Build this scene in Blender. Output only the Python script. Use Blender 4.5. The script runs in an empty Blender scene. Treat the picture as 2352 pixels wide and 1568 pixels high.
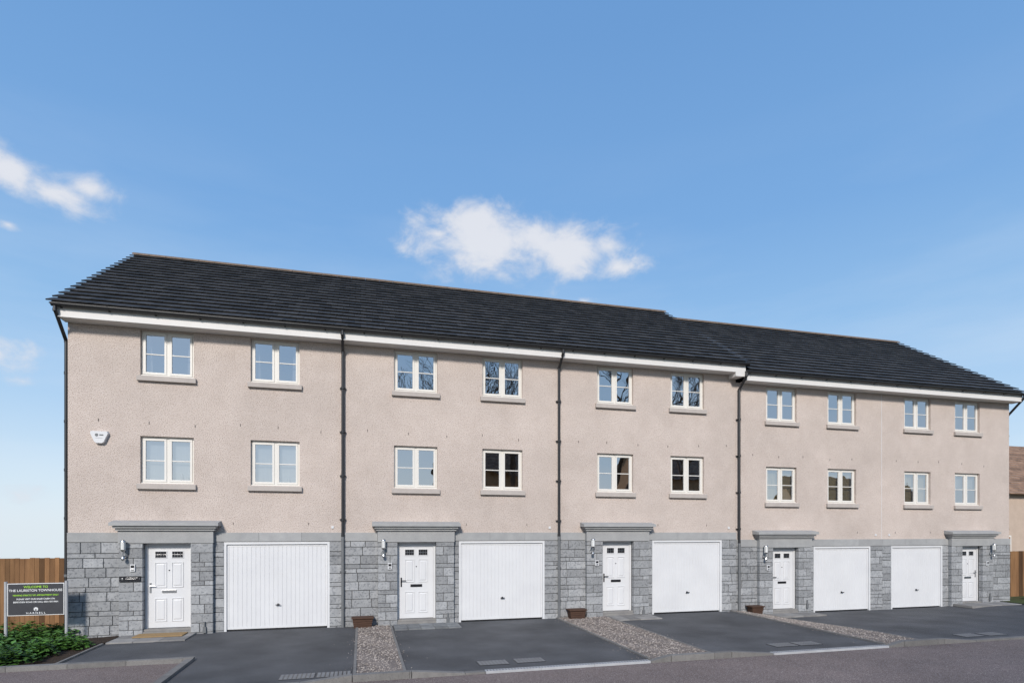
import bpy, math, random
from mathutils import Vector
random.seed(7)
R=math.radians
sc=bpy.context.scene
sc.view_settings.view_transform='Standard'
sc.view_settings.look='None'
sc.view_settings.exposure=0

# ------------------------------------------------------------ materials
def M(name,c1,c2=None,scale=4,detail=5,rough=.75,bump=0,bscale=60,metal=0,spec=.3,attr=0,c3=None,s3=150,t3=.62,bdist=.01,stretch=None,big=0,bigs=.4):
    m=bpy.data.materials.new(name); m.use_nodes=True
    nt=m.node_tree; N=nt.nodes; L=nt.links; b=N['Principled BSDF']
    b.inputs['Roughness'].default_value=rough; b.inputs['Metallic'].default_value=metal
    b.inputs['Specular IOR Level'].default_value=spec
    tc=N.new('ShaderNodeTexCoord'); co=tc.outputs['Object']
    if stretch:
        mp=N.new('ShaderNodeMapping'); mp.inputs['Scale'].default_value=stretch
        L.new(co,mp.inputs[0]); co=mp.outputs[0]
    c2=c2 or tuple(x*.85 for x in c1)
    n=N.new('ShaderNodeTexNoise'); n.inputs['Scale'].default_value=scale; n.inputs['Detail'].default_value=detail
    n.inputs['Roughness'].default_value=.65
    L.new(co,n.inputs['Vector'])
    mr=N.new('ShaderNodeMapRange'); mr.inputs[1].default_value=.32; mr.inputs[2].default_value=.68
    L.new(n.outputs[0],mr.inputs[0])
    mx=N.new('ShaderNodeMix'); mx.data_type='RGBA'
    mx.inputs[6].default_value=(*c1,1); mx.inputs[7].default_value=(*c2,1)
    L.new(mr.outputs[0],mx.inputs[0]); out=mx.outputs[2]
    if c3:
        n3=N.new('ShaderNodeTexNoise'); n3.inputs['Scale'].default_value=s3; n3.inputs['Detail'].default_value=2
        L.new(co,n3.inputs['Vector'])
        m3=N.new('ShaderNodeMapRange'); m3.inputs[1].default_value=t3-.04; m3.inputs[2].default_value=t3+.06
        L.new(n3.outputs[0],m3.inputs[0])
        x3=N.new('ShaderNodeMix'); x3.data_type='RGBA'; L.new(m3.outputs[0],x3.inputs[0]); L.new(out,x3.inputs[6])
        x3.inputs[7].default_value=(*c3,1); out=x3.outputs[2]
    def mul(out,fac_socket,lo,hi):
        q=N.new('ShaderNodeMapRange'); q.inputs[3].default_value=lo; q.inputs[4].default_value=hi
        L.new(fac_socket,q.inputs[0])
        v=N.new('ShaderNodeVectorMath'); v.operation='SCALE'; L.new(out,v.inputs[0]); L.new(q.outputs[0],v.inputs['Scale'])
        return v.outputs[0]
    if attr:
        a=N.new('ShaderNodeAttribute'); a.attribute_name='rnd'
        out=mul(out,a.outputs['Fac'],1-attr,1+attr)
    if big:
        nb=N.new('ShaderNodeTexNoise'); nb.inputs['Scale'].default_value=bigs; nb.inputs['Detail'].default_value=6
        L.new(tc.outputs['Object'],nb.inputs['Vector'])
        q=N.new('ShaderNodeMapRange'); q.inputs[1].default_value=.3;q.inputs[2].default_value=.7
        L.new(nb.outputs[0],q.inputs[0])
        out=mul(out,q.outputs[0],1-big,1+big)
    L.new(out,b.inputs['Base Color'])
    if bump:
        nb=N.new('ShaderNodeTexNoise'); nb.inputs['Scale'].default_value=bscale; nb.inputs['Detail'].default_value=3
        L.new(co,nb.inputs['Vector'])
        bp=N.new('ShaderNodeBump'); bp.inputs['Strength'].default_value=bump; bp.inputs['Distance'].default_value=bdist
        L.new(nb.outputs[0],bp.inputs['Height']); L.new(bp.outputs[0],b.inputs['Normal'])
    return m

harl=M('harling_render',(.595,.512,.46),(.53,.45,.40),scale=2.2,detail=9,rough=.92,bump=.9,bscale=46,c3=(.40,.325,.28),s3=46,t3=.57,bdist=.018,big=.085,bigs=.5)
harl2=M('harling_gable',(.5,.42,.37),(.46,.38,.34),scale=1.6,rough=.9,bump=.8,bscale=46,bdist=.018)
granite=M('granite_block',(.345,.35,.355),(.255,.26,.268),scale=6,rough=.8,bump=.6,bscale=16,attr=.2,c3=(.20,.205,.215),s3=20,t3=.58,bdist=.014)
granite_s=M('granite_smooth',(.37,.37,.365),(.31,.31,.31),scale=4,rough=.75,bump=.25,bscale=60,attr=.08,c3=(.27,.27,.27),s3=90,t3=.62)
mortar=M('mortar',(.12,.12,.118),rough=.95,bump=.3,bscale=100)
sillm=M('cast_stone_sill',(.47,.42,.385),(.41,.37,.34),scale=6,rough=.85,bump=.2,bscale=120)
tile=M('roof_tile',(.046,.045,.046),(.030,.030,.031),scale=3,rough=.6,bump=.3,bscale=90,attr=.34,spec=.32,c3=(.065,.065,.066),s3=30,t3=.6)
ridge_m=M('ridge_tile_clay',(.22,.16,.12),(.14,.105,.08),scale=8,rough=.8)
upvc=M('upvc_cream',(.72,.69,.64),(.70,.67,.62),rough=.35,spec=.4)
white=M('white_paint',(.665,.665,.67),(.63,.63,.64),scale=1.5,rough=.45,big=.03,bigs=1.2)
whitef=M('white_fascia',(.70,.68,.66),(.66,.64,.62),rough=.5)
black=M('black_plastic',(.018,.018,.02),(.025,.025,.027),rough=.4,spec=.5)
greyp=M('grey_pipe',(.16,.165,.17),rough=.5)
steel=M('steel',(.55,.55,.56),rough=.3,metal=1)
darkm=M('dark_metal',(.04,.04,.045),rough=.35,metal=.6)
frost=M('frosted_glass',(.72,.72,.70),rough=.3)
asph=M('drive_asphalt',(.084,.085,.089),(.062,.063,.067),scale=1.2,rough=.75,bump=.6,bscale=120,c3=(.16,.16,.163),s3=120,t3=.62,big=.28,bigs=.8)
road=M('road_asphalt',(.165,.125,.112),(.125,.095,.087),scale=2.5,rough=.9,bump=.7,bscale=110,c3=(.34,.29,.27),s3=80,t3=.57,big=.12,bigs=.5)
gravel=M('gravel_bed',(.26,.22,.195),(.17,.14,.125),scale=45,rough=.95,bump=1,bscale=70,bdist=.02)
stone_m=M('gravel_stone',(.35,.31,.28),(.24,.205,.18),scale=3,rough=.9,attr=.4)
kerbm=M('kerb_concrete',(.21,.20,.19),(.16,.153,.145),scale=6,rough=.9,bump=.3,bscale=120,attr=.12,c3=(.13,.125,.12),s3=60,t3=.62)
slabm=M('paving_slab',(.27,.26,.245),(.20,.19,.185),scale=5,rough=.9,bump=.3,bscale=100,attr=.2)
slabd=M('paving_slab_grey',(.21,.215,.215),(.14,.145,.15),scale=5,rough=.9,bump=.3,bscale=100,attr=.4)
chan=M('drain_channel',(.46,.47,.48),(.38,.38,.39),rough=.6,attr=.1)
lidm=M('inspection_cover',(.22,.225,.23),(.17,.17,.175),rough=.6)
soil=M('soil',(.055,.036,.024),(.03,.02,.014),scale=9,rough=1,bump=1,bscale=25,bdist=.05)
grassm=M('grass',(.075,.11,.035),(.10,.10,.045),scale=.8,rough=1,bump=1,bscale=60,bdist=.05)
fieldm=M('field',(.09,.11,.045),(.13,.11,.06),scale=.05,rough=1)
woodf=M('fence_timber',(.25,.135,.062),(.12,.06,.028),scale=3,rough=.85,attr=.5,stretch=(1,1,.15),bump=.4,bscale=40)
wicker=M('planter_timber',(.10,.055,.037),(.065,.036,.026),scale=20,rough=.8,stretch=(.3,1,3),bump=.5,bscale=40)
coir=M('coir_mat',(.36,.24,.12),(.26,.17,.08),scale=60,rough=1,bump=.6,bscale=200)
room_m=M('room_plaster',(.42,.38,.33),rough=.9)
roomd=M('room_dark',(.34,.19,.10),rough=.9)
blind=M('voile_blind',(.66,.68,.70),(.58,.60,.63),scale=3,rough=.9,stretch=(6,1,.3))
curtain=M('curtain',(.5,.48,.45),(.35,.33,.31),scale=12,rough=.9,stretch=(4,1,.1))
tan_refl=M('tan_reflection_sheet',(.66,.52,.27),(.42,.36,.2),scale=9,rough=.9,stretch=(4,1,.3))  # tan colour painted in for the golden reflection in the glass
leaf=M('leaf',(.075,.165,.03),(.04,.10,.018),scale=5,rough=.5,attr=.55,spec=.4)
bark=M('bark',(.13,.08,.052),(.075,.048,.033),scale=5,rough=.95)
brickn=M('brown_brick',(.42,.25,.14),(.30,.17,.095),scale=3,rough=.9)
pinkr=M('pink_render',(.52,.41,.33),(.46,.36,.29),scale=3,rough=.9)
ntile=M('brown_roof_tile',(.30,.19,.13),(.19,.125,.09),scale=5,rough=.8,attr=.3)
signd=M('sign_charcoal',(.055,.055,.062),rough=.4)
signw=M('sign_white',(.72,.72,.72),rough=.45)
signg=M('sign_green',(.33,.62,.06),rough=.5)
alum=M('aluminium_post',(.42,.42,.43),rough=.45,metal=0)

glass=bpy.data.materials.new('window_glass'); glass.use_nodes=True
nt=glass.node_tree; nt.nodes.clear()
o=nt.nodes.new('ShaderNodeOutputMaterial'); mx=nt.nodes.new('ShaderNodeMixShader')
t=nt.nodes.new('ShaderNodeBsdfTransparent'); t.inputs[0].default_value=(.74,.75,.75,1)
g=nt.nodes.new('ShaderNodeBsdfGlossy'); g.inputs['Roughness'].default_value=.008
g.inputs[0].default_value=(.95,.97,1,1)
lw=nt.nodes.new('ShaderNodeLayerWeight'); lw.inputs[0].default_value=.35
mr=nt.nodes.new('ShaderNodeMapRange'); mr.inputs[3].default_value=.48; mr.inputs[4].default_value=.95
nt.links.new(lw.outputs['Fresnel'],mr.inputs[0]); nt.links.new(mr.outputs[0],mx.inputs[0])
nz=nt.nodes.new('ShaderNodeTexNoise'); nz.inputs['Scale'].default_value=1.3
tcg=nt.nodes.new('ShaderNodeTexCoord'); nt.links.new(tcg.outputs['Object'],nz.inputs['Vector'])
bp=nt.nodes.new('ShaderNodeBump'); bp.inputs['Strength'].default_value=.10; bp.inputs['Distance'].default_value=.03
nt.links.new(nz.outputs[0],bp.inputs['Height']); nt.links.new(bp.outputs[0],g.inputs['Normal'])
nt.links.new(t.outputs[0],mx.inputs[1]); nt.links.new(g.outputs[0],mx.inputs[2]); nt.links.new(mx.outputs[0],o.inputs[0])

# ------------------------------------------------------------ mesh builder
class MB:
    def __init__(s,mats): s.v=[];s.f=[];s.mi=[];s.r=[];s.mats=mats
    def face(s,pts,m=0,r=.5):
        b=len(s.v); s.v+= [tuple(p) for p in pts]; s.f.append(tuple(range(b,b+len(pts)))); s.mi.append(m); s.r.append(r)
    def hexa(s,p,m=0,r=.5):
        b=len(s.v); s.v+=[tuple(q) for q in p]
        for f in ((0,3,2,1),(4,5,6,7),(0,1,5,4),(1,2,6,5),(2,3,7,6),(3,0,4,7)):
            s.f.append(tuple(b+i for i in f)); s.mi.append(m); s.r.append(r)
    def box(s,x0,x1,y0,y1,z0,z1,m=0,r=.5):
        s.hexa([(x0,y0,z0),(x1,y0,z0),(x1,y1,z0),(x0,y1,z0),(x0,y0,z1),(x1,y0,z1),(x1,y1,z1),(x0,y1,z1)],m,r)
    def cyl(s,p0,p1,r0,r1=None,n=12,m=0,r=.5,caps=True):
        r1=r0 if r1 is None else r1
        p0=Vector(p0);p1=Vector(p1);d=(p1-p0).normalized()
        a=d.orthogonal().normalized(); c=d.cross(a)
        b=len(s.v)
        for P,rr in ((p0,r0),(p1,r1)):
            for i in range(n):
                t=2*math.pi*i/n; s.v.append(tuple(P+a*math.cos(t)*rr+c*math.sin(t)*rr))
        for i in range(n):
            j=(i+1)%n; s.f.append((b+i,b+j,b+n+j,b+n+i)); s.mi.append(m); s.r.append(r)
        if caps:
            s.f.append(tuple(b+i for i in range(n))[::-1]); s.mi.append(m); s.r.append(r)
            s.f.append(tuple(b+n+i for i in range(n))); s.mi.append(m); s.r.append(r)
    def build(s,name,parent=None,bevel=0,smooth=False):
        me=bpy.data.meshes.new(name); me.from_pydata(s.v,[],s.f)
        for m in s.mats: me.materials.append(m)
        me.polygons.foreach_set('material_index',s.mi)
        a=me.attributes.new('rnd','FLOAT','FACE'); a.data.foreach_set('value',s.r)
        if smooth: me.polygons.foreach_set('use_smooth',[True]*len(s.f))
        me.update()
        ob=bpy.data.objects.new(name,me); sc.collection.objects.link(ob)
        if parent: ob.parent=parent
        if bevel:
            bm=ob.modifiers.new('bevel','BEVEL'); bm.width=bevel; bm.segments=2; bm.limit_method='ANGLE'
        return ob
def empty(name):
    e=bpy.data.objects.new(name,None); sc.collection.objects.link(e); e.empty_display_size=.2; return e
rnd=random.random
def U(a,b): return random.uniform(a,b)

T=empty('townhouse_terrace')
DZ=-.22
XL,XM,XR=-6.41,10.97,22.08
RY=4.46
units=[ # ul, ur, door l,r, garage l,r, windows, dz, mirrored
 (-6.41,-.45,-4.87,-3.87,-3.185,-.77,(-4.965,-2.6),0,0),
 (-.45,5.285,.89,1.88,2.50,4.88,(.813,3.138),0,0),
 (5.285,10.97,6.56,7.51,8.16,10.47,(6.45,8.765),0,0),
 (10.97,16.48,12.18,13.11,13.78,16.0,(12.05,14.34),DZ,0),
 (16.48,22.08,19.74,20.65,16.84,19.02,(17.42,19.60),DZ,1)]
WW=1.12
def smooth(t): t=max(0,min(1,t)); return t*t*(3-2*t)
def gz(x,y): return -.15*smooth((x-10.8)/1.4)*smooth((y+4.5)/4.0)*(1-.6*smooth((x-18.5)/2))

# ---- walls with openings
def wall(mb,x0,x1,z0,z1,ops,y,dep,m=0):
    xs=sorted({x0,x1,*[o[0] for o in ops],*[o[1] for o in ops]}); xs=[x for x in xs if x0<=x<=x1]
    zs=sorted({z0,z1,*[o[2] for o in ops],*[o[3] for o in ops]}); zs=[z for z in zs if z0<=z<=z1]
    for i in range(len(xs)-1):
        for j in range(len(zs)-1):
            cx=(xs[i]+xs[i+1])/2; cz=(zs[j]+zs[j+1])/2
            if any(o[0]<cx<o[1] and o[2]<cz<o[3] for o in ops): continue
            mb.face([(xs[i],y,zs[j]),(xs[i+1],y,zs[j]),(xs[i+1],y,zs[j+1]),(xs[i],y,zs[j+1])],m)
    for a,b,c,d in ops:
        mb.face([(a,y,c),(a,y+dep,c),(a,y+dep,d),(a,y,d)],m)
        mb.face([(b,y,c),(b,y,d),(b,y+dep,d),(b,y+dep,c)],m)
        mb.face([(a,y,d),(a,y+dep,d),(b,y+dep,d),(b,y,d)],m)
        mb.face([(a,y,c),(b,y,c),(b,y+dep,c),(a,y+dep,c)],m)

WIN=[(6.03,7.085),(3.52,4.62)]
for (X0,X1,dz,us) in ((XL,XM,0,units[:3]),(XM+.002,XR,DZ,units[3:])):
    ops=[];lo=[]
    for u in us:
        for wx in u[6]:
            for (a,b) in WIN: ops.append((wx,wx+WW,a+dz,b+dz))
        lo.append((u[2],u[3],-.3,2.13+dz)); lo.append((u[4],u[5],-.3,2.155+dz))
    mb=MB([harl]); wall(mb,X0,X1,2.37+dz,7.13+dz,ops,0,.16); mb.build('harled_front_wall',T)
    mb=MB([mortar]); wall(mb,X0,X1,-.5,2.37+dz,lo,-.012,.2); mb.build('mortar_backing',T)
# gables, back
mb=MB([harl2])
for x,dz in ((XL,0),(XM,0),(XR,DZ)):
    mb.face([(x,0,-.5),(x,0,7.2+dz),(x,-.3,7.28+dz),(x,RY,10.55+dz),(x,2*RY+.3,7.28+dz),(x,2*RY,7.2+dz),(x,2*RY,-.5)])
mb.face([(XL,2*RY,-.5),(XL,2*RY,7.3),(XM,2*RY,7.3),(XM,2*RY,-.5)])
mb.face([(XM,2*RY,-.5),(XM,2*RY,7.1),(XR,2*RY,7.1),(XR,2*RY,-.5)])
mb.build('gable_and_rear_walls',T)

# ---- stonework
def courses(z0,z1,small=True):
    out=[];z=z0
    pat=[.22,.22,.22,.11,.22,.22,.11,.11,.22,.22]; random.shuffle(pat); i=0
    while z<z1-.03:
        h=pat[i%len(pat)]; i+=1
        if z1-(z+h)<.07: h=z1-z
        out.append((z,min(z+h,z1))); z+=h
    return out
def stones(mb,x0,x1,cs,yf,yb,pil=False):
    for k,(za,zb) in enumerate(cs):
        x=x0
        first=True
        while x<x1-.01:
            w=U(.38,.6) if zb-za>.15 else U(.3,.6)
            if first and not pil: w*=U(.45,1); 
            if pil: w=(x1-x0)*(1 if k%3==0 else (.62 if k%3==1 else .4)) if first else 9
            first=False
            if x1-(x+w)<.13: w=x1-x
            g=.007
            mb.box(x+(g if x>x0 else 0),min(x+w,x1)-(g if x+w<x1-.001 else 0),yf-U(0,.008),yb,za+g,zb-g,0,rnd())
            x+=w
blk=MB([granite]); core=MB([mortar]); sm=MB([granite_s])
for (ul,ur,dl,dr,gl,gr,wx,dz,mir) in units:
    zt=2.155+dz; cs=courses(-.3,zt)
    pl,pr=(dl-.48,dr+.47)
    segs=[(ul,pl),(pr,gl),(gr,ur)] if not mir else [(ul,gl),(gr,pl),(pr,ur)]
    for a,b in segs:
        if b-a>.02:
            stones(blk,a,b,cs,-.030,-.008)
    for a,b in ((pl,dl),(dr,pr)):
        core.box(a+.008,b-.008,-.140,-.014,-.3,2.13+dz)
        stones(blk,a,b,courses(-.3,2.13+dz),-.15,.02,True)
    sm.box(pl-.012,pr+.012,-.17,.0,2.132+dz,2.42+dz,0,.4)
    sm.box(pl-.05,pr+.05,-.215,.0,2.422+dz,2.475+dz,0,.55)
    sm.box(pl-.09,pr+.09,-.26,.0,2.477+dz,2.53+dz,0,.5)
    sm.box(pl-.15,pr+.15,-.31,.0,2.532+dz,2.60+dz,0,.7)
    p=[(pl-.15,-.31,2.60+dz),(pr+.15,-.31,2.60+dz),(pr+.15,0,2.60+dz),(pl-.15,0,2.60+dz),(pl-.15,-.305,2.603+dz),(pr+.15,-.305,2.603+dz),(pr+.15,0,2.66+dz),(pl-.15,0,2.66+dz)]
    sm.hexa(p,0,.6)
    bs=[(ul,pl-.014),(pr+.014,ur)]
    for a,b in bs:
        n=max(1,round((b-a)/.95)); w=(b-a)/n
        for i in range(n):
            sm.box(a+i*w+.002,a+(i+1)*w-.002,-.045,.0,2.16+dz,2.375+dz,0,rnd())
blk.build('granite_blockwork',T,bevel=.006)
core.build('portal_core',T)
sm.build('granite_band_and_canopies',T,bevel=.006)

# ---- windows
fr=MB([upvc]);gl_=MB([glass]);sl=MB([sillm]);rm=MB([room_m,roomd]);cu=MB([blind,curtain,tan_refl])
def casement(x0,x1,z0,z1,y):
    f=.05
    for a in ((x0,x1,z0,z0+f),(x0,x1,z1-f,z1),(x0,x0+f,z0+f,z1-f),(x1-f,x1,z0+f,z1-f)):
        fr.box(a[0],a[1],y,y+.05,a[2],a[3])
    zm=(z0+z1)/2-.01; fr.box(x0+f,x1-f,y+.012,y+.04,zm-.012,zm+.012)
    tx=U(-.004,.004); tz=U(-.003,.003)
    gl_.face([(x0+f-.005,y+.026+tx,z0+f-.005),(x1-f+.005,y+.026-tx,z0+f-.005),(x1-f+.005,y+.026-tx+tz,z1-f+.005),(x0+f-.005,y+.026+tx+tz,z1-f+.005)])
for ui,u in enumerate(units):
    dz=u[7]
    for wi,wx in enumerate(u[6]):
        for k,(a,b) in enumerate(WIN):
            z0,z1=a+dz,b+dz; x0,x1=wx,wx+WW; y=.075; F=.045
            for q in ((x0,x1,z0,z0+F),(x0,x1,z1-F,z1),(x0,x0+F,z0+F,z1-F),(x1-F,x1,z0+F,z1-F)):
                fr.box(q[0]+.002,q[1]-.002,y,y+.07,q[2]+.001,q[3]-.001)
            xm=(x0+x1)/2; fr.box(xm-.03,xm+.03,y,y+.07,z0+F,z1-F)
            casement(x0+F,xm-.03,z0+F,z1-F,y-.014); casement(xm+.03,x1-F,z0+F,z1-F,y-.014)
            fr.box(x0+.3,x0+.56,y-.008,y+.004,z1-.032,z1-.014)
            fr.box(x0+.002,x1-.002,y-.05,y+.005,z0+.001,z0+.022)
            sl.hexa([(x0-.06,-.075,z0-.135),(x1+.06,-.075,z0-.135),(x1+.06,.02,z0-.135),(x0-.06,.02,z0-.135),
                     (x0-.06,-.075,z0-.02),(x1+.06,-.075,z0-.02),(x1+.06,.05,z0-.003),(x0-.06,.05,z0-.003)])
            m=1 if (k==1 and ui>0) else 0
            e=.5; ra,rb=x0-e,x1+e; fz=z0-.85; cz=z1+.18 if k else z1+.02; yb=1.3 if m else 3.2
            yy=.165
            rm.face([(ra,yb,fz),(rb,yb,fz),(rb,yb,cz),(ra,yb,cz)],m)
            rm.face([(ra,yy,fz),(ra,yb,fz),(ra,yb,cz),(ra,yy,cz)],m); rm.face([(rb,yy,fz),(rb,yb,fz),(rb,yb,cz),(rb,yy,cz)],m)
            rm.face([(ra,yy,fz),(rb,yy,fz),(rb,yb,fz),(ra,yb,fz)],m); rm.face([(ra,yy,cz),(rb,yy,cz),(rb,yb,cz),(ra,yb,cz)],m)
            if ui==0 and k==1:
                cu.face([(x0+.03,.2,z0+.02),(x1-.03,.2,z0+.02),(x1-.03,.2,z1-.02),(x0+.03,.2,z1-.02)],0)
            elif ui==0 and k==0:
                cu.face([(x0+.0,.22,z0-.1),(x0+.2,.22,z0-.1),(x0+.16,.22,z1),(x0,.22,z1)],1)
                cu.face([(x1-.2,.22,z0-.1),(x1,.22,z0-.1),(x1,.22,z1),(x1-.16,.22,z1)],1)
            elif ui>=3 and k==1:
                c=2 if ui*2+wi<9 else 1; zz=z0+(.05 if ui*2+wi<9 else .6)  # added tan sheets paint the reflection; the last window gets a curtain
                cu.face([(x0+.03,.21,zz),(x1-.03,.21,zz),(x1-.03,.21,z1-.02),(x0+.03,.21,z1-.02)],c)
fr.build('window_frames',T,bevel=.005); gl_.build('window_panes',T); sl.build('window_sills',T,bevel=.006)
rm.build('rooms',T); cu.build('blinds_curtains_and_reflections',T)
mb=MB([white,darkm])
for x,h in ((-4.15,.22),(-4.02,.14),(-1.75,.16)):
    mb.cyl((x,.175,3.56),(x,.175,3.56+h*.7),.035,.045,10); mb.cyl((x,.175,3.56+h*.7),(x,.175,3.56+h),.045,.015,10)
mb.build('sill_ornaments',T)

# ---- entrance doors
dm=MB([white,darkm,steel,glass,slabm])
for ui,(ul,ur,dl,dr,gl,gr,wx,dz,mir) in enumerate(units):
    zt=2.125+dz; zb=.14+ (-.14 if ui>=3 else 0); y=.03; H=2 if ui in(0,4) else 1
    F=.055
    dm.box(dl,dl+F,y-.02,y+.08,zb,zt); dm.box(dr-F,dr,y-.02,y+.08,zb,zt); dm.box(dl+F,dr-F,y-.02,y+.08,zt-F,zt)
    dm.box(dl,dr,-.10,.12,zb-.05,zb,4)
    dm.box(dl-.0,dr+.0,-.14,.10,-.3,zb-.052,4)
    a,b=dl+F+.004,dr-F-.004; z0,z1=zb+.01,zt-F-.004
    dm.box(a,b,y,y+.045,z0,z1)
    dm.box(dl+F,dr-F,y+.05,y+.06,zb,zt-F,1)
    W=b-a; Hh=z1-z0
    def panel(xa,xb,za,zb_):
        t=.016
        for q in ((xa,xb,za,za+t),(xa,xb,zb_-t,zb_),(xa,xa+t,za+t,zb_-t),(xb-t,xb,za+t,zb_-t)):
            dm.box(q[0],q[1],y-.014,y+.001,q[2],q[3])
        dm.hexa([(xa+.035,y,za+.035),(xb-.035,y,za+.035),(xb-.035,y,zb_-.035),(xa+.035,y,zb_-.035),
                 (xa+.06,y-.012,za+.06),(xb-.06,y-.012,za+.06),(xb-.06,y-.012,zb_-.06),(xa+.06,y-.012,zb_-.06)][::1])
    for s in (0,1):
        xa=a+W*(.16 if s==0 else .56); xb=xa+W*.28
        panel(xa,xb,z0+Hh*.075,z0+Hh*.36)
        panel(xa,xb,z0+Hh*.49,z0+Hh*.80)
        za,zb2=z0+Hh*.855,z0+Hh*.93
        dm.box(xa+.01,xb-.01,y-.005,y-.001,za,zb2,1)
        t=.016
        for q in ((xa-.006,xb+.006,za-t,za),(xa-.006,xb+.006,zb2,zb2+t),(xa-.006,xa+.01,za,zb2),(xb-.01,xb+.006,za,zb2)):
            dm.box(q[0],q[1],y-.012,y+.001,q[2],q[3])
        for i in (1,2,3):
            xx=xa+(xb-xa)*i/4; dm.box(xx-.003,xx+.003,y-.008,y-.004,za,zb2,2)
        dm.box(xa+.01,xb-.01,y-.0085,y-.0045,(za+zb2)/2-.003,(za+zb2)/2+.003,2)
    xc=(a+b)/2
    dm.box(xc-.15,xc+.15,y-.016,y-.001,z0+Hh*.425,z0+Hh*.46,H)
    dm.cyl((xc,y-.012,z0+Hh*.70),(xc,y-.0,z0+Hh*.70),.015,n=10,m=1)
    hx=a+.05 if not mir else b-.05; d=1 if not mir else -1
    dm.box(hx-.018,hx+.018,y-.012,y-.001,z0+.82,z0+1.06,H)
    dm.cyl((hx,y-.05,z0+.98),(hx+d*.12,y-.05,z0+.98),.011,n=8,m=H); dm.cyl((hx,y-.05,z0+.98),(hx,y-.005,z0+.98),.011,n=8,m=H)
dm.build('entrance_doors',T,bevel=.002)

# ---- garages
gm=MB([white,darkm,black])
for ui,(ul,ur,dl,dr,gl,gr,wx,dz,mir) in enumerate(units):
    zt=2.15+dz; zb=.03+gz((gl+gr)/2,0); F=.055; y=-.005
    gm.box(gl,gl+F,y-.02,y+.1,zb-.05,zt); gm.box(gr-F,gr,y-.02,y+.1,zb-.05,zt); gm.box(gl+F,gr-F,y-.02,y+.1,zt-.06,zt)
    a,b=gl+F+.006,gr-F-.006; z0,z1=zb+.012,zt-.066; yy=y+.02
    gm.box(a-.006,b+.006,yy+.03,yy+.04,z0-.05,z1+.006,2)
    n=22; w=(b-a-.08)/n
    for i in range(n):
        x=a+.04+i*w; e=.007; d=.009
        P=[(x,yy+d),(x+e,yy),(x+w-e,yy),(x+w,yy+d)]
        for j in range(3):
            gm.face([(P[j][0],P[j][1],z0+.05),(P[j+1][0],P[j+1][1],z0+.05),(P[j+1][0],P[j+1][1],z1-.05),(P[j][0],P[j][1],z1-.05)])
    gm.box(a,a+.04,yy-.003,yy+.028,z0,z1); gm.box(b-.04,b,yy-.003,yy+.028,z0,z1)
    gm.box(a+.04,b-.04,yy-.004,yy+.028,z0,z0+.05); gm.box(a+.04,b-.04,yy-.004,yy+.028,z1-.05,z1)
    xc=(a+b)/2; zh=zb+.58
    gm.cyl((xc,yy-.01,zh),(xc,yy+.003,zh),.03,n=14,m=1); gm.cyl((xc,yy-.05,zh),(xc,yy,zh),.012,n=8,m=1)
    gm.cyl((xc-.055,yy-.05,zh),(xc+.055,yy-.05,zh),.012,n=8,m=1)
    gm.box(gl,gr,-.03,.1,zb-.25,zb-.05,1)
gm.build('garage_doors',T)

# ---- roof
def roof(x0,x1,dz,name):
    mb=MB([tile,ridge_m,black]); ye,ze=-.46,7.385+dz; ry,rz=RY,10.69+dz
    Ln=math.hypot(ry-ye,rz-ze); dy,dzz=(ry-ye)/Ln,(rz-ze)/Ln; ny,nz=-dzz,dy
    nC=18; pt=Ln/nC; tw=.30
    for side in (1,-1):
        def P(s,n): 
            y=ye+dy*s+ny*n; return (y if side==1 else 2*ry-y, ze+dzz*s+nz*n)
        for i in range(nC):
            s0=i*pt; s1=min(s0+pt*1.12,Ln)
            x=x0-(tw/2 if i%2 else 0)
            while x<x1-.001:
                a=max(x,x0)+.003; b=min(x+tw,x1)-.003
                if b-a>.03:
                    j=U(0,.004)
                    q=[P(s0,.034+j),P(s1,-.014+j),P(s1,.008+j),P(s0,.062+j)]
                    pts=[(a,*q[0]),(b,*q[0]),(b,*q[1]),(a,*q[1]),(a,*q[3]),(b,*q[3]),(b,*q[2]),(a,*q[2])]
                    mb.hexa(pts,0,rnd())
                x+=tw
    A=(ye+.03,ze+.0);B=(ry,rz-.02);C=(2*ry-ye-.03,ze)
    a,b=x0+.03,x1-.03
    mb.face([(a,*A),(b,*A),(b,*B),(a,*B)],2); mb.face([(a,*C),(b,*C),(b,*B),(a,*B)],2)
    mb.face([(a,*A),(a,*B),(a,*C)],2); mb.face([(b,*A),(b,*B),(b,*C)],2)
    x=x0
    while x<x1-.05:
        b=min(x+.45,x1)
        for sg in (1,-1):
            mb.hexa([(x,ry-sg*.11,rz-.02),(b-.006,ry-sg*.11,rz-.02),(b-.006,ry,rz+.045),(x,ry,rz+.045),
                     (x,ry-sg*.11,rz+.015),(b-.006,ry-sg*.11,rz+.015),(b-.006,ry,rz+.085),(x,ry,rz+.085)],1,rnd())
        x=b
    return mb.build(name,T)
roof(-6.62,11.13,0,'tiled_roof'); roof(11.135,22.24,DZ,'tiled_roof_lower')

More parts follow.
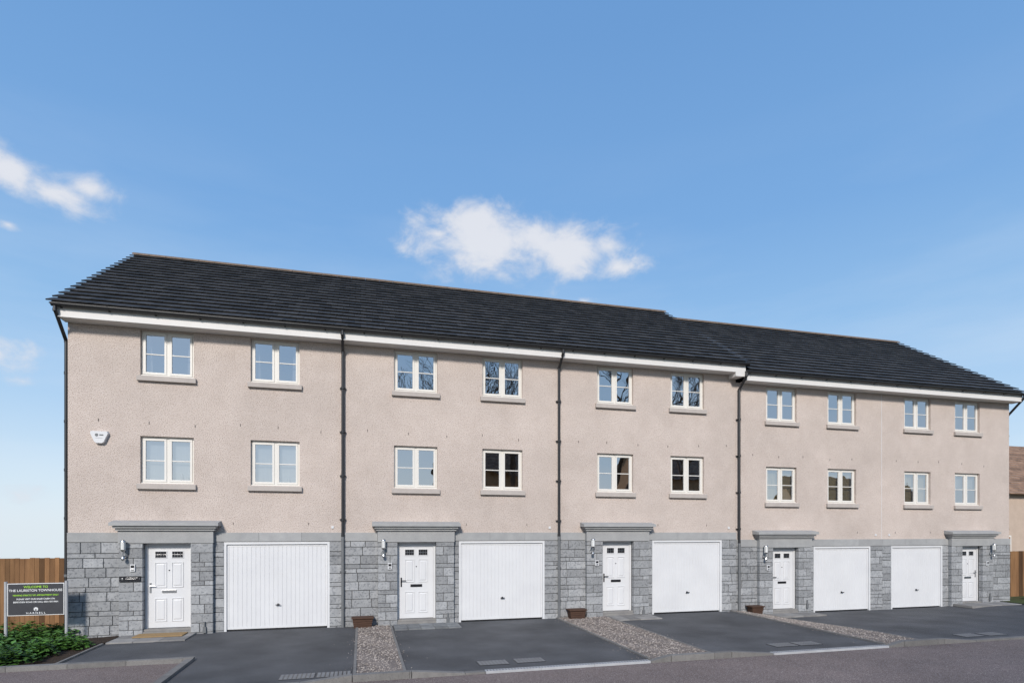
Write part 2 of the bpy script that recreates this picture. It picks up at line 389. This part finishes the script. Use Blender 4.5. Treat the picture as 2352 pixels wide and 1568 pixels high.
# ---- fascia, soffit, gutter
fa=MB([whitef]);gu=MB([black,greyp])
def gutter(x0,x1,dz):
    yc,zc,r=-.425,7.375+dz,.058; n=8
    for rr in (r,r-.006):
        for i in range(n):
            t0=math.pi*i/n;t1=math.pi*(i+1)/n
            p=lambda t:(yc-rr*math.cos(t),zc-rr*math.sin(t))
            a,b=p(t0),p(t1)
            gu.face([(x0,*a),(x1,*a),(x1,*b),(x0,*b)])
    gu.box(x0,x1,yc-r-.004,yc-r+.006,zc-.004,zc+.012); 
    for xe in (x0,x1):
        gu.face([(xe,yc-r*math.cos(math.pi*i/n),zc-r*math.sin(math.pi*i/n)) for i in range(n+1)])
    x=x0+.15
    while x<x1:
        for i in range(n):
            t0=math.pi*i/n;t1=math.pi*(i+1)/n; rr=r+.007
            p=lambda t:(yc-rr*math.cos(t),zc-rr*math.sin(t))
            a,b=p(t0),p(t1); gu.face([(x,*a),(x+.035,*a),(x+.035,*b),(x,*b)])
        gu.box(x,x+.035,yc+.03,-.352,zc-.07,zc)
        x+=.92
for (x0,x1,dz) in ((-6.46,11.06,0),(11.1,22.2,DZ)):
    fa.box(x0,x1,-.35,-.325,7.12+dz,7.37+dz)
    fa.box(x0+.003,x1-.003,-.324,-.0,7.115+dz,7.135+dz)
    gutter(x0-.08,x1+.05,dz)
    fa.box(x0,x1,2*RY+.3,2*RY+.33,7.12+dz,7.37+dz)
fa.box(-6.462,-6.412,-.324,-.0,7.137,7.4); 
fa.box(10.99,11.058,-.322,-.0,7.0,7.4); fa.box(10.72,11.062,-.356,-.352,7.0,7.118)
fa.box(10.72,11.06,-.351,-.003,7.0,7.113)
fa.box(22.09,22.2,-.322,-.0,7.137+DZ,7.4+DZ)
fa.build('fascia_and_soffit',T,bevel=.003)
def downpipe(x,dz,side=0,zb=.0):
    r=.038
    top=7.32+dz
    if side==0: pts=[(x,-.425,top),(x,-.425,top-.08),(x,-.075,top-.42),(x,-.075,2.3+dz),(x,-.085,2.2+dz),(x,-.085,zb)]
    else: pts=[(x,-.425,top),(x,-.425,top-.08),(x+side*.02,.12,top-.6),(x+side*.02,.12,zb)]
    for i in range(len(pts)-1):
        low=pts[i][2]<=2.35+dz
        gu.cyl(pts[i],pts[i+1],r,n=12,m=1 if low else 0)
        gu.cyl((pts[i+1][0],pts[i+1][1],pts[i+1][2]-.03),(pts[i+1][0],pts[i+1][1],pts[i+1][2]+.03),r+.006,n=12,m=1 if low else 0)
    bx,by=pts[-2][0],pts[-2][1]
    for z in (6.0,4.9,3.8,2.7,1.4,.5):
        z+=dz; low=z<2.3
        gu.cyl((bx,by,z-.03),(bx,by,z+.03),r+.007,n=12,m=1 if low else 0)
        if side==0: gu.box(bx-.075,bx+.075,by+.03,-.03 if low else -.001,z-.015,z+.015,1 if low else 0)
downpipe(-.45,0); downpipe(5.285,0); downpipe(11.04,DZ,zb=-.1); downpipe(-6.47,0,-1); downpipe(22.17,DZ,1,-.1)
gu.build('gutters_and_downpipes',T)
wb=MB([darkm,white,greyp,harl2])
for (ul,ur,dl,dr,gl,gr,wx,dz,mir) in units:
    x=ul+.6
    while x<ur-.3:
        z=4.93+dz+U(-.06,.06)
        wb.box(x-.006,x+.006,-.006,.002,z-.035,z+.03)
        x+=U(.85,1.05)
    for x in (gl+.2,gr-.5): wb.box(x-.005,x+.005,-.006,.002,2.56+dz,2.62+dz)
    xx=ur-.25 if not mir else ul+.3
    wb.box(xx-.03,xx+.03,-.02,.0,2.48+dz,2.54+dz,1)
    px=dr+.3
    wb.box(px-.035,px+.035,-.2,-.15,.02,.16,2); wb.cyl((px,-.18,.15),(px,-.18,.28),.02,n=8,m=2)
wb.box(16.474,16.486,-.004,.002,2.16,6.9,1)
wb.build('wall_vents',T)

# ---- lanterns / entry phones / alarm / plaque
for ui,(ul,ur,dl,dr,gl,gr,wx,dz,mir) in enumerate(units):
    s=1 if not mir else -1
    pe=(dl-.48) if not mir else (dr+.47)
    x=pe+s*.13; z=2.02+dz
    mb=MB([frost,steel,darkm]); yc=-.27
    mb.cyl((x,-.158,z-.16),(x,-.175,z-.16),.055,n=18,m=1)
    mb.cyl((x,-.17,z-.16),(x,yc,z-.19),.014,n=8,m=1); mb.cyl((x,yc,z-.20),(x,yc,z-.05),.014,n=8,m=1)
    mb.cyl((x,yc,z-.07),(x,yc,z-.03),.035,.058,n=18,m=1)
    mb.cyl((x,yc,z-.03),(x,yc,z+.15),.05,n=18,m=0)
    mb.cyl((x,yc,z+.15),(x,yc,z+.175),.06,.05,n=18,m=1); mb.cyl((x,yc,z+.175),(x,yc,z+.195),.05,.012,n=18,m=1)
    for k in range(4):
        t=math.pi/4+k*math.pi/2; mb.cyl((x+.053*math.cos(t),yc+.053*math.sin(t),z-.03),(x+.053*math.cos(t),yc+.053*math.sin(t),z+.15),.004,n=6,m=1)
    mb.cyl((x,yc,z-.27),(x,yc,z-.235),.03,.042,n=14,m=1); mb.cyl((x,yc,z-.235),(x,yc,z-.19),.042,.03,n=14,m=1)
    mb.build('wall_lantern')
    mb=MB([steel,darkm,white]); x=pe+s*.29; z=1.52+dz+(.05 if ui==0 else 0)
    mb.box(x-.05,x+.05,-.19,-.158,z-.08,z+.08,2); mb.box(x-.035,x+.035,-.195,-.19,z+.0,z+.06,1)
    mb.box(x-.03,x+.03,-.195,-.19,z-.06,z-.02,0)
    mb.build('entry_phone',bevel=.006)
mb=MB([darkm,steel]); mb.box(-5.33,-4.90,-.185,-.158,1.265,1.38,0); 
mb.box(-5.28,-5.25,-.187,-.185,1.30,1.345,1); mb.box(-5.2,-4.96,-.187,-.185,1.335,1.345,1); mb.box(-5.2,-5.0,-.187,-.185,1.305,1.312,1)
for x in (-5.31,-4.92): mb.cyl((x,-.189,1.32),(x,-.185,1.32),.008,n=8,m=1)
mb.build('name_plaque',bevel=.002)
ax,az=-5.77,4.56
mb=MB([white,darkm,greyp]); prof=[(-.17,.13),(.17,.13),(.19,.08),(.10,-.13),(.06,-.16),(-.06,-.16),(-.10,-.13),(-.19,.08)]
n=len(prof)
F0=[(ax+p[0],-.0,az+p[1]) for p in prof];F1=[(ax+p[0]*.93,-.08,az+p[1]*.93) for p in prof]
mb.face(F1)
for i in range(n): mb.face([F0[i],F0[(i+1)%n],F1[(i+1)%n],F1[i]])
mb.cyl((ax-.045,-.083,az+.035),(ax-.045,-.080,az+.035),.035,n=16,m=2); mb.box(ax+.01,ax+.09,-.083,-.080,az+.02,az+.05,2)
mb.box(ax-.07,ax+.07,-.083,-.080,az-.035,az-.03,2)
mb.build('alarm_box',bevel=.004)

# ---- doormat, planters
mb=MB([coir]); mb.box(-4.93,-3.92,-.62,-.18,.035,.06); mb.build('doormat',bevel=.005)
for (x0,x1,gg) in ((-.22,.28,0),(5.50,5.97,0),(11.27,11.68,-.1)):
    mb=MB([wicker,soil]); h=.26; t=.04; y0,y1=-.38,-.10; z=gg+.01
    for k in range(5):
        za=z+h*k/5; zb=z+h*(k+1)/5-.006; e0=t*(1-k/5); e1=t*(1-(k+1)/5)
        mb.hexa([(x0+e0,y0+e0,za),(x1-e0,y0+e0,za),(x1-e0,y1-e0,za),(x0+e0,y1-e0,za),(x0+e1,y0+e1,zb),(x1-e1,y0+e1,zb),(x1-e1,y1-e1,zb),(x0+e1,y1-e1,zb)])
    for q in ((x0-.02,x1+.02,y0-.02,y0+.02),(x0-.02,x1+.02,y1-.02,y1+.02),(x0-.02,x0+.02,y0+.02,y1-.02),(x1-.02,x1+.02,y0+.02,y1-.02)):
        mb.box(*q,z+h-.03,z+h)
    mb.build('planter_box')

# ------------------------------------------------------------ ground
def sheet(name,x0,x1,y0,y1,zo,mat,step=.5,f=gz):
    nx=max(1,int((x1-x0)/step)); ny=max(1,int((y1-y0)/step)); me=bpy.data.meshes.new(name); v=[];fc=[]
    for j in range(ny+1):
        for i in range(nx+1):
            x=x0+(x1-x0)*i/nx;y=y0+(y1-y0)*j/ny; v.append((x,y,f(x,y)+zo))
    for j in range(ny):
        for i in range(nx):
            a=j*(nx+1)+i; fc.append((a,a+1,a+nx+2,a+nx+1))
    me.from_pydata(v,[],fc); me.materials.append(mat); ob=bpy.data.objects.new(name,me); sc.collection.objects.link(ob); return ob
def terr(x,y):
    z=-.22
    if y>14: z-= (y-14)*.085
    if x>60: z-=(x-60)*.02
    return z
sheet('ground',-420,420,-420,420,0,fieldm,10,terr)
sheet('road',-60,70,-13,-5.42,-.03,road,1,lambda x,y:0)
sheet('parking_bay_road',-16,-3.13,-5.418,-3.2,-.028,road,1,lambda x,y:0)
D=empty('driveways')
def drive(x0,x1,y0,y1): 
    o=sheet('driveway_surface',x0,x1,y0,y1,0,asph,.25); o.parent=D
drive(-5.3,-.12,-3.15,.02); drive(-3.03,-.12,-5.33,-3.15)
drive(.73,5.22,-5.33,.02); drive(6.66,10.75,-5.33,.02); drive(11.9,21.6,-5.33,.02)
G=empty('gravel_strips')
strips=[(-.10,.71),(5.24,6.64),(10.77,11.88)]
st=MB([stone_m])
def stone(x,y,z,s):
    b=len(st.v)
    pts=[(1,0,0),(-1,0,0),(0,1,0),(0,-1,0),(0,0,.7),(0,0,-.5)]
    a=U(0,6.3);ca,sa=math.cos(a),math.sin(a)
    for p in pts:
        k=s*U(.7,1.2); px=(p[0]*ca-p[1]*sa)*k;py=(p[0]*sa+p[1]*ca)*k*.8
        st.v.append((x+px,y+py,z+p[2]*k))
    r=rnd()
    for f in ((0,2,4),(2,1,4),(1,3,4),(3,0,4),(2,0,5),(1,2,5),(3,1,5),(0,3,5)):
        st.f.append(tuple(b+i for i in f)); st.mi.append(0); st.r.append(r)
for a,b in strips:
    o=sheet('gravel_bed',a,b,-5.33,.02,.0,gravel,.2,lambda x,y:gz(x,y)+.012*math.sin(x*7+y*3)+.012); o.parent=G
    for k in range(int((b-a)*5.3*420)):
        x=U(a+.01,b-.01);y=U(-5.3,-.05); stone(x,y,gz(x,y)+.02,U(.01,.024))
for k in range(260):
    e=random.choice([.73,5.2,6.68,10.73,11.92,-.14]); x=e+random.gauss(0,.15);y=U(-5.2,-.2); stone(x,y,gz(x,y)+.008,U(.008,.014))
st.build('gravel_stones',G)
K=MB([kerbm,chan,lidm,darkm])
def edge_y(x,y0,y1,w=.05,h=.03):
    y=y0
    while y<y1-.01:
        b=min(y+.914,y1); z0=gz(x,y);z1=gz(x,b)
        K.hexa([(x-w/2,y+.003,z0-.1),(x+w/2,y+.003,z0-.1),(x+w/2,b-.003,z1-.1),(x-w/2,b-.003,z1-.1),
                (x-w/2,y+.003,z0+h),(x+w/2,y+.003,z0+h),(x+w/2,b-.003,z1+h),(x-w/2,b-.003,z1+h)],0,rnd()); y=b
def edge_x(y,x0,x1,w,za,zb,m=0,l=.914):
    x=x0
    while x<x1-.01:
        b=min(x+l,x1); K.box(x+.003,b-.003,y-w/2,y+w/2,za,zb,m,rnd()); x=b
for x in (-.11,.72,5.23,6.65,10.76,11.89): edge_y(x,-5.32,-.05)
edge_y(-5.31,-3.13,-1.1,.05,.035)
edge_x(-3.2,-16,-3.02,.125,-.15,.06); edge_y(-3.08,-5.45,-3.27,.125,.05)
def ramp_kerb(x0,x1,h0,h1):
    K.hexa([(x0,-5.46,-.15),(x1,-5.46,-.15),(x1,-5.335,-.15),(x0,-5.335,-.15),(x0,-5.46,h0),(x1,-5.46,h1),(x1,-5.335,h1),(x0,-5.335,h0)],0,rnd())
lo_,hi_=.004,.085
edge_x(-5.397,-3.0,-.95,.125,-.15,lo_)
ramp_kerb(-.95,-.15,lo_,hi_); edge_x(-5.397,-.14,.8,.125,-.15,hi_); ramp_kerb(.81,1.7,hi_,lo_)
K.box(1.71,2.05,-5.46,-5.335,-.15,lo_,0,.5)
edge_x(-5.397,2.06,5.18,.13,-.15,.012,1,1.0)
ramp_kerb(5.19,5.6,lo_,hi_); edge_x(-5.397,5.61,6.9,.125,-.15,hi_); ramp_kerb(6.91,7.85,hi_,lo_)
edge_x(-5.397,7.86,10.7,.13,-.15,.012,1,1.0)
ramp_kerb(10.71,11.1,lo_,hi_); edge_x(-5.397,11.11,12.2,.125,-.15,hi_); ramp_kerb(12.21,13.1,hi_,lo_)
edge_x(-5.397,13.11,21,.13,-.15,.012,0,1.0); edge_x(-5.397,21.01,60,.125,-.15,hi_)
edge_x(-13.06,-60,60,.125,-.15,.03)
for a,b in ((2.06,5.18),(7.86,10.7)):
    x=a+.03
    while x<b: K.box(x,x+.02,-5.43,-5.36,.0125,.0145,3); x+=.055
def lid(x0,y0,w=.55,h=.34):
    z=gz(x0+w/2,y0+h/2)+.004
    K.box(x0,x0+w,y0,y0+h,z-.02,z+.004,3,.5); 
    nx,ny=8,5
    for i in range(nx):
        for j in range(ny):
            cx=x0+w*(i+.5)/nx; cy=y0+h*(j+.5)/ny; K.box(cx-.025,cx+.025,cy-.024,cy+.024,z+.004,z+.008,2,.2+.6*rnd())
for x,y in ((-1.3,-5.15),(-.72,-5.15),(2.05,-5.0),(2.75,-4.98),(8.35,-4.95),(8.95,-4.95),(13.3,-5.1),(14.0,-5.1),(-4.35,-1.1)): lid(x,y)
K.build('kerbs_and_drains',None,bevel=.006)
S=MB([slabm,slabd])
def slabs(x0,x1,y0,y1,z,m=0,w=.45):
    nx=max(1,round((x1-x0)/w)); ny=max(1,round((y1-y0)/w)); a=(x1-x0)/nx;b=(y1-y0)/ny
    for i in range(nx):
        for j in range(ny):
            S.box(x0+i*a+.004,x0+(i+1)*a-.004,y0+j*b+.004,y0+(j+1)*b-.004,z-.06,z+.014+U(0,.003),m,rnd())
slabs(-5.28,-3.75,-1.05,-.16,.016,0,.45)
slabs(.78,2.42,-.92,-.16,.016,1,.3); slabs(6.7,8.0,-.9,-.16,.016,0,.3); slabs(11.95,13.6,-.75,-.16,-.12,0,.45); slabs(19.3,21.5,-.8,-.16,-.05,0,.45)
S.build('door_step_paving',None,bevel=.004)

sheet('soil_bed',-16,-5.335,-3.135,.98,.01,soil,.4,lambda x,y:.03*math.sin(x*2.3)*math.cos(y*2))
sheet('grass_verge',21.62,60,-5.33,12,-.03,grassm,1,lambda x,y:0)
sheet('rear_garden_grass',-40,60,8.95,13.9,-.12,grassm,2,lambda x,y:0)
sheet('rear_garden_side_grass',-40,-6.45,1.1,8.94,-.12,grassm,2,lambda x,y:0)
sheet('grass_bank',-60,70,-40,-13.2,-.0,grassm,2,lambda x,y:0)

# ---- shrubs
lf=MB([leaf])
clumps=[]
for k in range(140):
    x=U(-10.6,-5.6);y=U(-2.95,.7)
    if x>-6.3 and y>-.5 and rnd()<.6: continue
    if x>-5.8 and y>-1.2: continue
    clumps.append((x,y,U(.18,.36),U(.12,.34)))
for (cx,cy,r,h) in clumps:
    tone=U(-.25,.25)
    for k in range(int(150*r/.3)):
        a=U(0,6.283);q=math.sqrt(rnd());px=cx+q*r*math.cos(a);py=cy+q*r*math.sin(a)
        pz=.02+h*(1-q*q)*U(.45,1.2)
        if py<-3.05 or px>-5.38: continue
        s=U(.035,.07);yaw=U(0,6.283);ti=U(-.2,.9)
        d=Vector((math.cos(yaw),math.sin(yaw),math.sin(ti)*.6)).normalized();w=Vector((-math.sin(yaw),math.cos(yaw),U(-.3,.3)));up=d.cross(w)
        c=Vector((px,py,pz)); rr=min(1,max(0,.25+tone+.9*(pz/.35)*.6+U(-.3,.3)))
        A=c-d*s;B=c+d*s*1.1;C1=c+w*s*.6+up*s*.15;C2=c-w*s*.6+up*s*.15;
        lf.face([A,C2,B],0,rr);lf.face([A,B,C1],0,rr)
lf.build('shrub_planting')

# ---- timber fences
def fence(x0,x1,y,h,zb=0):
    mb=MB([woodf]); x=x0
    while x<x1:
        w=U(.095,.105); mb.box(x+.005,min(x+w,x1),y+U(0,.006),y+.018,zb+.02,zb+h+U(-.012,.012),0,rnd()); x+=w
    for z in (.3,.95,1.5): mb.box(x0,x1,y+.02,y+.06,zb+z,zb+z+.08,0,.4)
    x=x0
    while x<x1: mb.box(x,x+.09,y+.03,y+.12,zb,zb+h-.05,0,.3); x+=1.83
    return mb.build('timber_fence')
fence(-16,-6.5,1.0,1.77); fence(22.3,42,.9,1.72,-.05)

# ---- sales sign
SG=empty('sales_sign')
sx0,sx1,sz0,sz1,sy=-7.33,-6.22,.60,1.29,-.5
mb=MB([signd,signw,alum])
mb.box(sx0+.035,sx1-.035,sy-.02,sy+.01,sz0,sz1,1); mb.box(sx0+.05,sx1-.05,sy-.024,sy-.021,sz0+.015,sz1-.015,0)
for x in (sx0,sx1):
    mb.cyl((x,sy,-.05),(x,sy,sz1+.03),.03,n=14,m=2); mb.cyl((x,sy,sz1+.03),(x,sy,sz1+.04),.033,n=14,m=2)
cxs=(sx0+sx1)/2
hexp=[(cxs+.045*math.cos(R(60*i+30)),sy-.0265,.735+.045*math.sin(R(60*i+30))) for i in range(6)]
mb.face(hexp,1); mb.box(cxs-.012,cxs+.012,sy-.028,sy-.027,.70,.735,0)
mb.build('panel_and_posts',SG)
def text(s,x,z,size,mat,wide=1,par=SG,y=sy-.027):
    c=bpy.data.curves.new('lettering','FONT'); c.body=s; c.size=size; c.align_x='CENTER'; c.extrude=.0008; c.materials.append(mat)
    c.offset=.0014
    o=bpy.data.objects.new('lettering',c); sc.collection.objects.link(o); o.location=(x,y,z); o.rotation_euler=(R(90),0,0); o.scale=(wide,1,1); o.parent=par
    return o
text('WELCOME TO',cxs,1.19,.068,signg)
text('THE LAURISTON TOWNHOUSE',cxs,1.115,.07,signw,.98)
text('VIEWING STRICTLY BY APPOINTMENT ONLY',cxs,1.02,.044,signg,.94)
text('PLEASE VISIT OUR SALES CABIN ON',cxs,.94,.044,signw)
text('BERRYDEN ROAD OR CALL 0333 355 8464',cxs,.875,.044,signw)
text('H A R N E L L',cxs,.635,.052,signw,1.15)

# ---- neighbouring house(s)
def house(name,x0,x1,y0,y1,eave,ridge,wm,rm_,axis='x'):
    mb=MB([wm,rm_,upvc,roomd]); ym=(y0+y1)/2
    mb.box(x0,x1,y0,y1,-.3,eave)
    mb.face([(x0,y0,eave),(x0,y1,eave),(x0,ym,ridge-.1)]); mb.face([(x1,y0,eave),(x1,y1,eave),(x1,ym,ridge-.1)])
    n=22
    for sg,ya in ((1,y0-.35),(-1,y1+.35)):
        for i in range(n):
            a=i/n;b=(i+1)/n
            yA=ya+(ym-ya)*a;yB=ya+(ym-ya)*b;zA=eave-.15+(ridge-eave+.15)*a;zB=eave-.15+(ridge-eave+.15)*b
            x=x0-.25
            while x<x1+.25:
                xe=min(x+.42,x1+.25)
                mb.hexa([(x,yA,zA),(xe-.005,yA,zA),(xe-.005,yB,zB-.03),(x,yB,zB-.03),(x,yA,zA+.06),(xe-.005,yA,zA+.06),(xe-.005,yB,zB),(x,yB,zB)],1,rnd()); x=xe
    k=x0+1.2
    while k<x1-1.5:
        for yf,sgn in ((y0,-1),(y1,1)):
            for z in ([1,3.6] if eave>4.8 else [1]):
                mb.box(k,k+1.2,min(yf,yf+sgn*.04),max(yf,yf+sgn*.04),z,z+1.2,2)
                mb.box(k+.08,k+.56,min(yf+sgn*.041,yf+sgn*.05),max(yf+sgn*.041,yf+sgn*.05),z+.08,z+1.12,3); mb.box(k+.64,k+1.12,min(yf+sgn*.041,yf+sgn*.05),max(yf+sgn*.041,yf+sgn*.05),z+.08,z+1.12,3)
        k+=3
    return mb.build(name)
house('neighbouring_house',30.5,41,7.3,15.5,4.5,7.7,pinkr,ntile)
house('brick_house',8.6,16,-41,-33,7.6,10.9,brickn,ntile)
house('brick_house',27,36,-42,-33,7.6,10.9,brickn,ntile)
house('brick_house',44,58,-42,-33,5,8.4,pinkr,ntile)
mb=MB([brickn])
for i in range(5):
    for j in range(3):
        for k in range(4): mb.box(23.0+i*.22,23.21+i*.22,-.3+j*.11,-.2+j*.11,-.03+k*.07,.035+k*.07,0,rnd())
mb.build('brick_stack')

# ---- bare trees across the street (seen mirrored in the windows)
def tree(x,y,h,seed):
    rg=random.Random(seed); mb=MB([bark])
    def br(p,d,l,r,lv):
        q=p;dd=d
        for s in range(2):
            dd=(dd+Vector((rg.uniform(-.18,.18),rg.uniform(-.18,.18),rg.uniform(-.02,.12)))).normalized()
            n=q+dd*l/2; mb.cyl(q,n,r*(1-.22*s),r*(1-.22*(s+1)),n=6 if lv<3 else 3,caps=False); q=n
        if lv>=6: return
        for k in range(3):
            a=rg.uniform(0,6.283); sp=rg.uniform(.35,.85) if lv else rg.uniform(.3,.6)
            o=dd.orthogonal().normalized(); o2=dd.cross(o); 
            nd=(dd+(o*math.cos(a)+o2*math.sin(a))*sp+Vector((0,0,.08))).normalized()
            br(q if k else p+(q-p)*.7,nd,l*rg.uniform(.66,.82),r*.55*rg.uniform(.85,1.1),lv+1)
    br(Vector((x,y,-.1)),Vector((0,0,1)),h*.27,h*.018,0)
    mb.build('bare_tree')
for i,(x,y,h) in enumerate(((5,-28,19),(11.8,-29,21),(20,-28.5,21),(27.5,-29,20))): tree(x,y,h,i+3)
hg=MB([leaf])
for k in range(7000):
    x=U(-12,70);y=-31.5+U(-.6,.6);z=U(0,1)**.7*2.2; s=.1
    d=Vector((U(-1,1),U(-1,1),U(-1,1))).normalized();w=d.orthogonal().normalized()
    c=Vector((x,y,z)); hg.face([c-d*s,c+w*s,c+d*s,c-w*s],0,rnd())
hg.build('hedge')

# ------------------------------------------------------------ light + sky
sun_el,sun_az=32,200
sv=Vector((math.sin(R(sun_az))*math.cos(R(sun_el)),math.cos(R(sun_az))*math.cos(R(sun_el)),math.sin(R(sun_el))))
ld=bpy.data.lights.new('sun','SUN'); ld.energy=3.8; ld.angle=R(9); ld.color=(1,.94,.87)
lo=bpy.data.objects.new('sun',ld); sc.collection.objects.link(lo); lo.rotation_euler=sv.to_track_quat('Z','Y').to_euler(); lo.location=(0,-20,30)

w=bpy.data.worlds.new('World'); sc.world=w; w.use_nodes=True; nt=w.node_tree; N=nt.nodes; L=nt.links; N.clear()
out=N.new('ShaderNodeOutputWorld'); bg=N.new('ShaderNodeBackground'); L.new(bg.outputs[0],out.inputs[0]); bg.inputs[1].default_value=1
sky=N.new('ShaderNodeTexSky'); sky.sky_type='NISHITA'; sky.sun_disc=False; sky.sun_elevation=R(sun_el); sky.sun_rotation=R(sun_az); 
sc1=N.new('ShaderNodeVectorMath'); sc1.operation='SCALE'; sc1.inputs['Scale'].default_value=.11; L.new(sky.outputs[0],sc1.inputs[0])
tc=N.new('ShaderNodeTexCoord'); nrm=N.new('ShaderNodeVectorMath'); nrm.operation='NORMALIZE'; L.new(tc.outputs['Generated'],nrm.inputs[0])
sp=N.new('ShaderNodeSeparateXYZ'); L.new(nrm.outputs[0],sp.inputs[0])
def math_(op,a,b=None,c=None):
    n=N.new('ShaderNodeMath'); n.operation=op
    for i,v in enumerate((a,b,c)):
        if v is None: continue
        if isinstance(v,(int,float)): n.inputs[i].default_value=v
        else: L.new(v,n.inputs[i])
    return n.outputs[0]
az=math_('MULTIPLY',math_('ARCTAN2',sp.outputs[0],sp.outputs[1]),57.2958)
el=math_('MULTIPLY',math_('ARCSINE',sp.outputs[2]),57.2958)
cmb=N.new('ShaderNodeCombineXYZ'); L.new(az,cmb.inputs[0]); L.new(el,cmb.inputs[1])
cr=N.new('ShaderNodeValToRGB'); L.new(math_('DIVIDE',el,90),cr.inputs[0])
E=cr.color_ramp.elements
stops=[(0,(.80,.90,.98)),(.05,(.66,.82,.97)),(.12,(.46,.68,.94)),(.2,(.31,.555,.88)),(.3,(.21,.44,.81)),(.45,(.165,.37,.73)),(.7,(.13,.32,.68)),(1,(.10,.27,.60))]
E[0].position=0;E[0].color=(*stops[0][1],1);E[1].position=1;E[1].color=(*stops[-1][1],1)
for p,c in stops[1:-1]: e=E.new(p); e.color=(*c,1)
mix=N.new('ShaderNodeMix'); mix.data_type='RGBA'; mix.inputs[0].default_value=.85; L.new(sc1.outputs[0],mix.inputs[6]); L.new(cr.outputs[0],mix.inputs[7])
cur=mix.outputs[2]
blobs=[(12.3,26.6,7.0,2.5,1.35),(19.5,25.9,5.6,2.2,1.35),(11.0,28.4,3.4,1.7,1.2),(16.5,27.0,4.0,1.8,1.3),(25.3,24.4,3.6,1.2,1.05),(7.4,27.3,2.6,1.0,1.0),(13.6,24.2,5.4,1.7,.85),
 (-24.0,24.7,3.0,1.2,1.25),(-26.6,25.3,3.0,1.3,1.2),(-21.8,25.7,2.0,1.0,1.15),(-28.5,26.5,2.4,1.2,1),(-27.2,12.9,2.8,1.5,1.15),(-25.8,11.3,2.4,.9,.6),(-26.6,21.9,1.3,.6,.7),(48.7,38.0,3.0,2.6,.42),(-26,2.8,4.4,1.7,.55),(22,21.8,2.4,.7,.5),
 (-150,22,14,5,1.1),(160,30,16,4,1.1)]
nz=N.new('ShaderNodeTexNoise'); nz.inputs['Scale'].default_value=13; nz.inputs['Detail'].default_value=8; nz.inputs['Roughness'].default_value=.62; nz.inputs['Distortion'].default_value=.3
mp=N.new('ShaderNodeMapping'); mp.inputs['Scale'].default_value=(1,1,1.6); mp.inputs['Location'].default_value=(.35,.1,.2); L.new(nrm.outputs[0],mp.inputs[0]); L.new(mp.outputs[0],nz.inputs['Vector'])
best=None
for (a0,e0,ra,re,wt) in blobs:
    vm=N.new('ShaderNodeVectorMath'); vm.operation='MULTIPLY_ADD'; L.new(cmb.outputs[0],vm.inputs[0]); vm.inputs[1].default_value=(1/ra,1/re,0); vm.inputs[2].default_value=(-a0/ra,-e0/re,0)
    vl=N.new('ShaderNodeVectorMath'); vl.operation='LENGTH'; L.new(vm.outputs[0],vl.inputs[0])
    m=math_('SUBTRACT',wt,vl.outputs['Value']); best=m if best is None else math_('SMOOTH_MAX',best,m,.35)
val=math_('ADD',math_('MAXIMUM',best,-2),math_('MULTIPLY',math_('SUBTRACT',nz.outputs[0],.5),2.7))
ms=N.new('ShaderNodeMapRange'); ms.interpolation_type='SMOOTHSTEP'; ms.inputs[1].default_value=-.05; ms.inputs[2].default_value=1.0; ms.inputs[4].default_value=.85
L.new(val,ms.inputs[0])
nw=N.new('ShaderNodeTexNoise'); nw.inputs['Scale'].default_value=2.2; nw.inputs['Detail'].default_value=6; nw.inputs['Roughness'].default_value=.55
mp2=N.new('ShaderNodeMapping'); mp2.inputs['Scale'].default_value=(1,1,5); mp2.inputs['Rotation'].default_value=(0,.12,0); L.new(nrm.outputs[0],mp2.inputs[0]); L.new(mp2.outputs[0],nw.inputs['Vector'])
wr=N.new('ShaderNodeMapRange'); wr.inputs[1].default_value=.42; wr.inputs[2].default_value=.8; wr.inputs[4].default_value=.36; L.new(nw.outputs[0],wr.inputs[0])
lowm=N.new('ShaderNodeMapRange'); lowm.inputs[1].default_value=34; lowm.inputs[2].default_value=12; L.new(el,lowm.inputs[0])
hz=math_('MULTIPLY',wr.outputs[0],lowm.outputs[0])
mh=N.new('ShaderNodeMix'); mh.data_type='RGBA'; L.new(hz,mh.inputs[0]); L.new(cur,mh.inputs[6]); mh.inputs[7].default_value=(.74,.83,.94,1)
nc=N.new('ShaderNodeMix'); nc.data_type='RGBA'; nc.inputs[6].default_value=(.66,.70,.79,1); nc.inputs[7].default_value=(.84,.84,.87,1)
ccr=N.new('ShaderNodeMapRange'); ccr.inputs[1].default_value=.1; ccr.inputs[2].default_value=1.1; L.new(val,ccr.inputs[0]); L.new(ccr.outputs[0],nc.inputs[0])
mc=N.new('ShaderNodeMix'); mc.data_type='RGBA'; L.new(ms.outputs[0],mc.inputs[0]); L.new(mh.outputs[2],mc.inputs[6]); L.new(nc.outputs[2],mc.inputs[7])
L.new(mc.outputs[2],bg.inputs[0])

# ------------------------------------------------------------ camera
cd=bpy.data.cameras.new('camera'); cam=bpy.data.objects.new('camera',cd); sc.collection.objects.link(cam)
cd.sensor_width=36; cd.lens=20.11; cd.shift_y=.1854; cd.clip_end=2000
cam.location=(0,-15.04,2.4); cam.rotation_euler=(R(90),0,R(-14.75)); sc.camera=cam
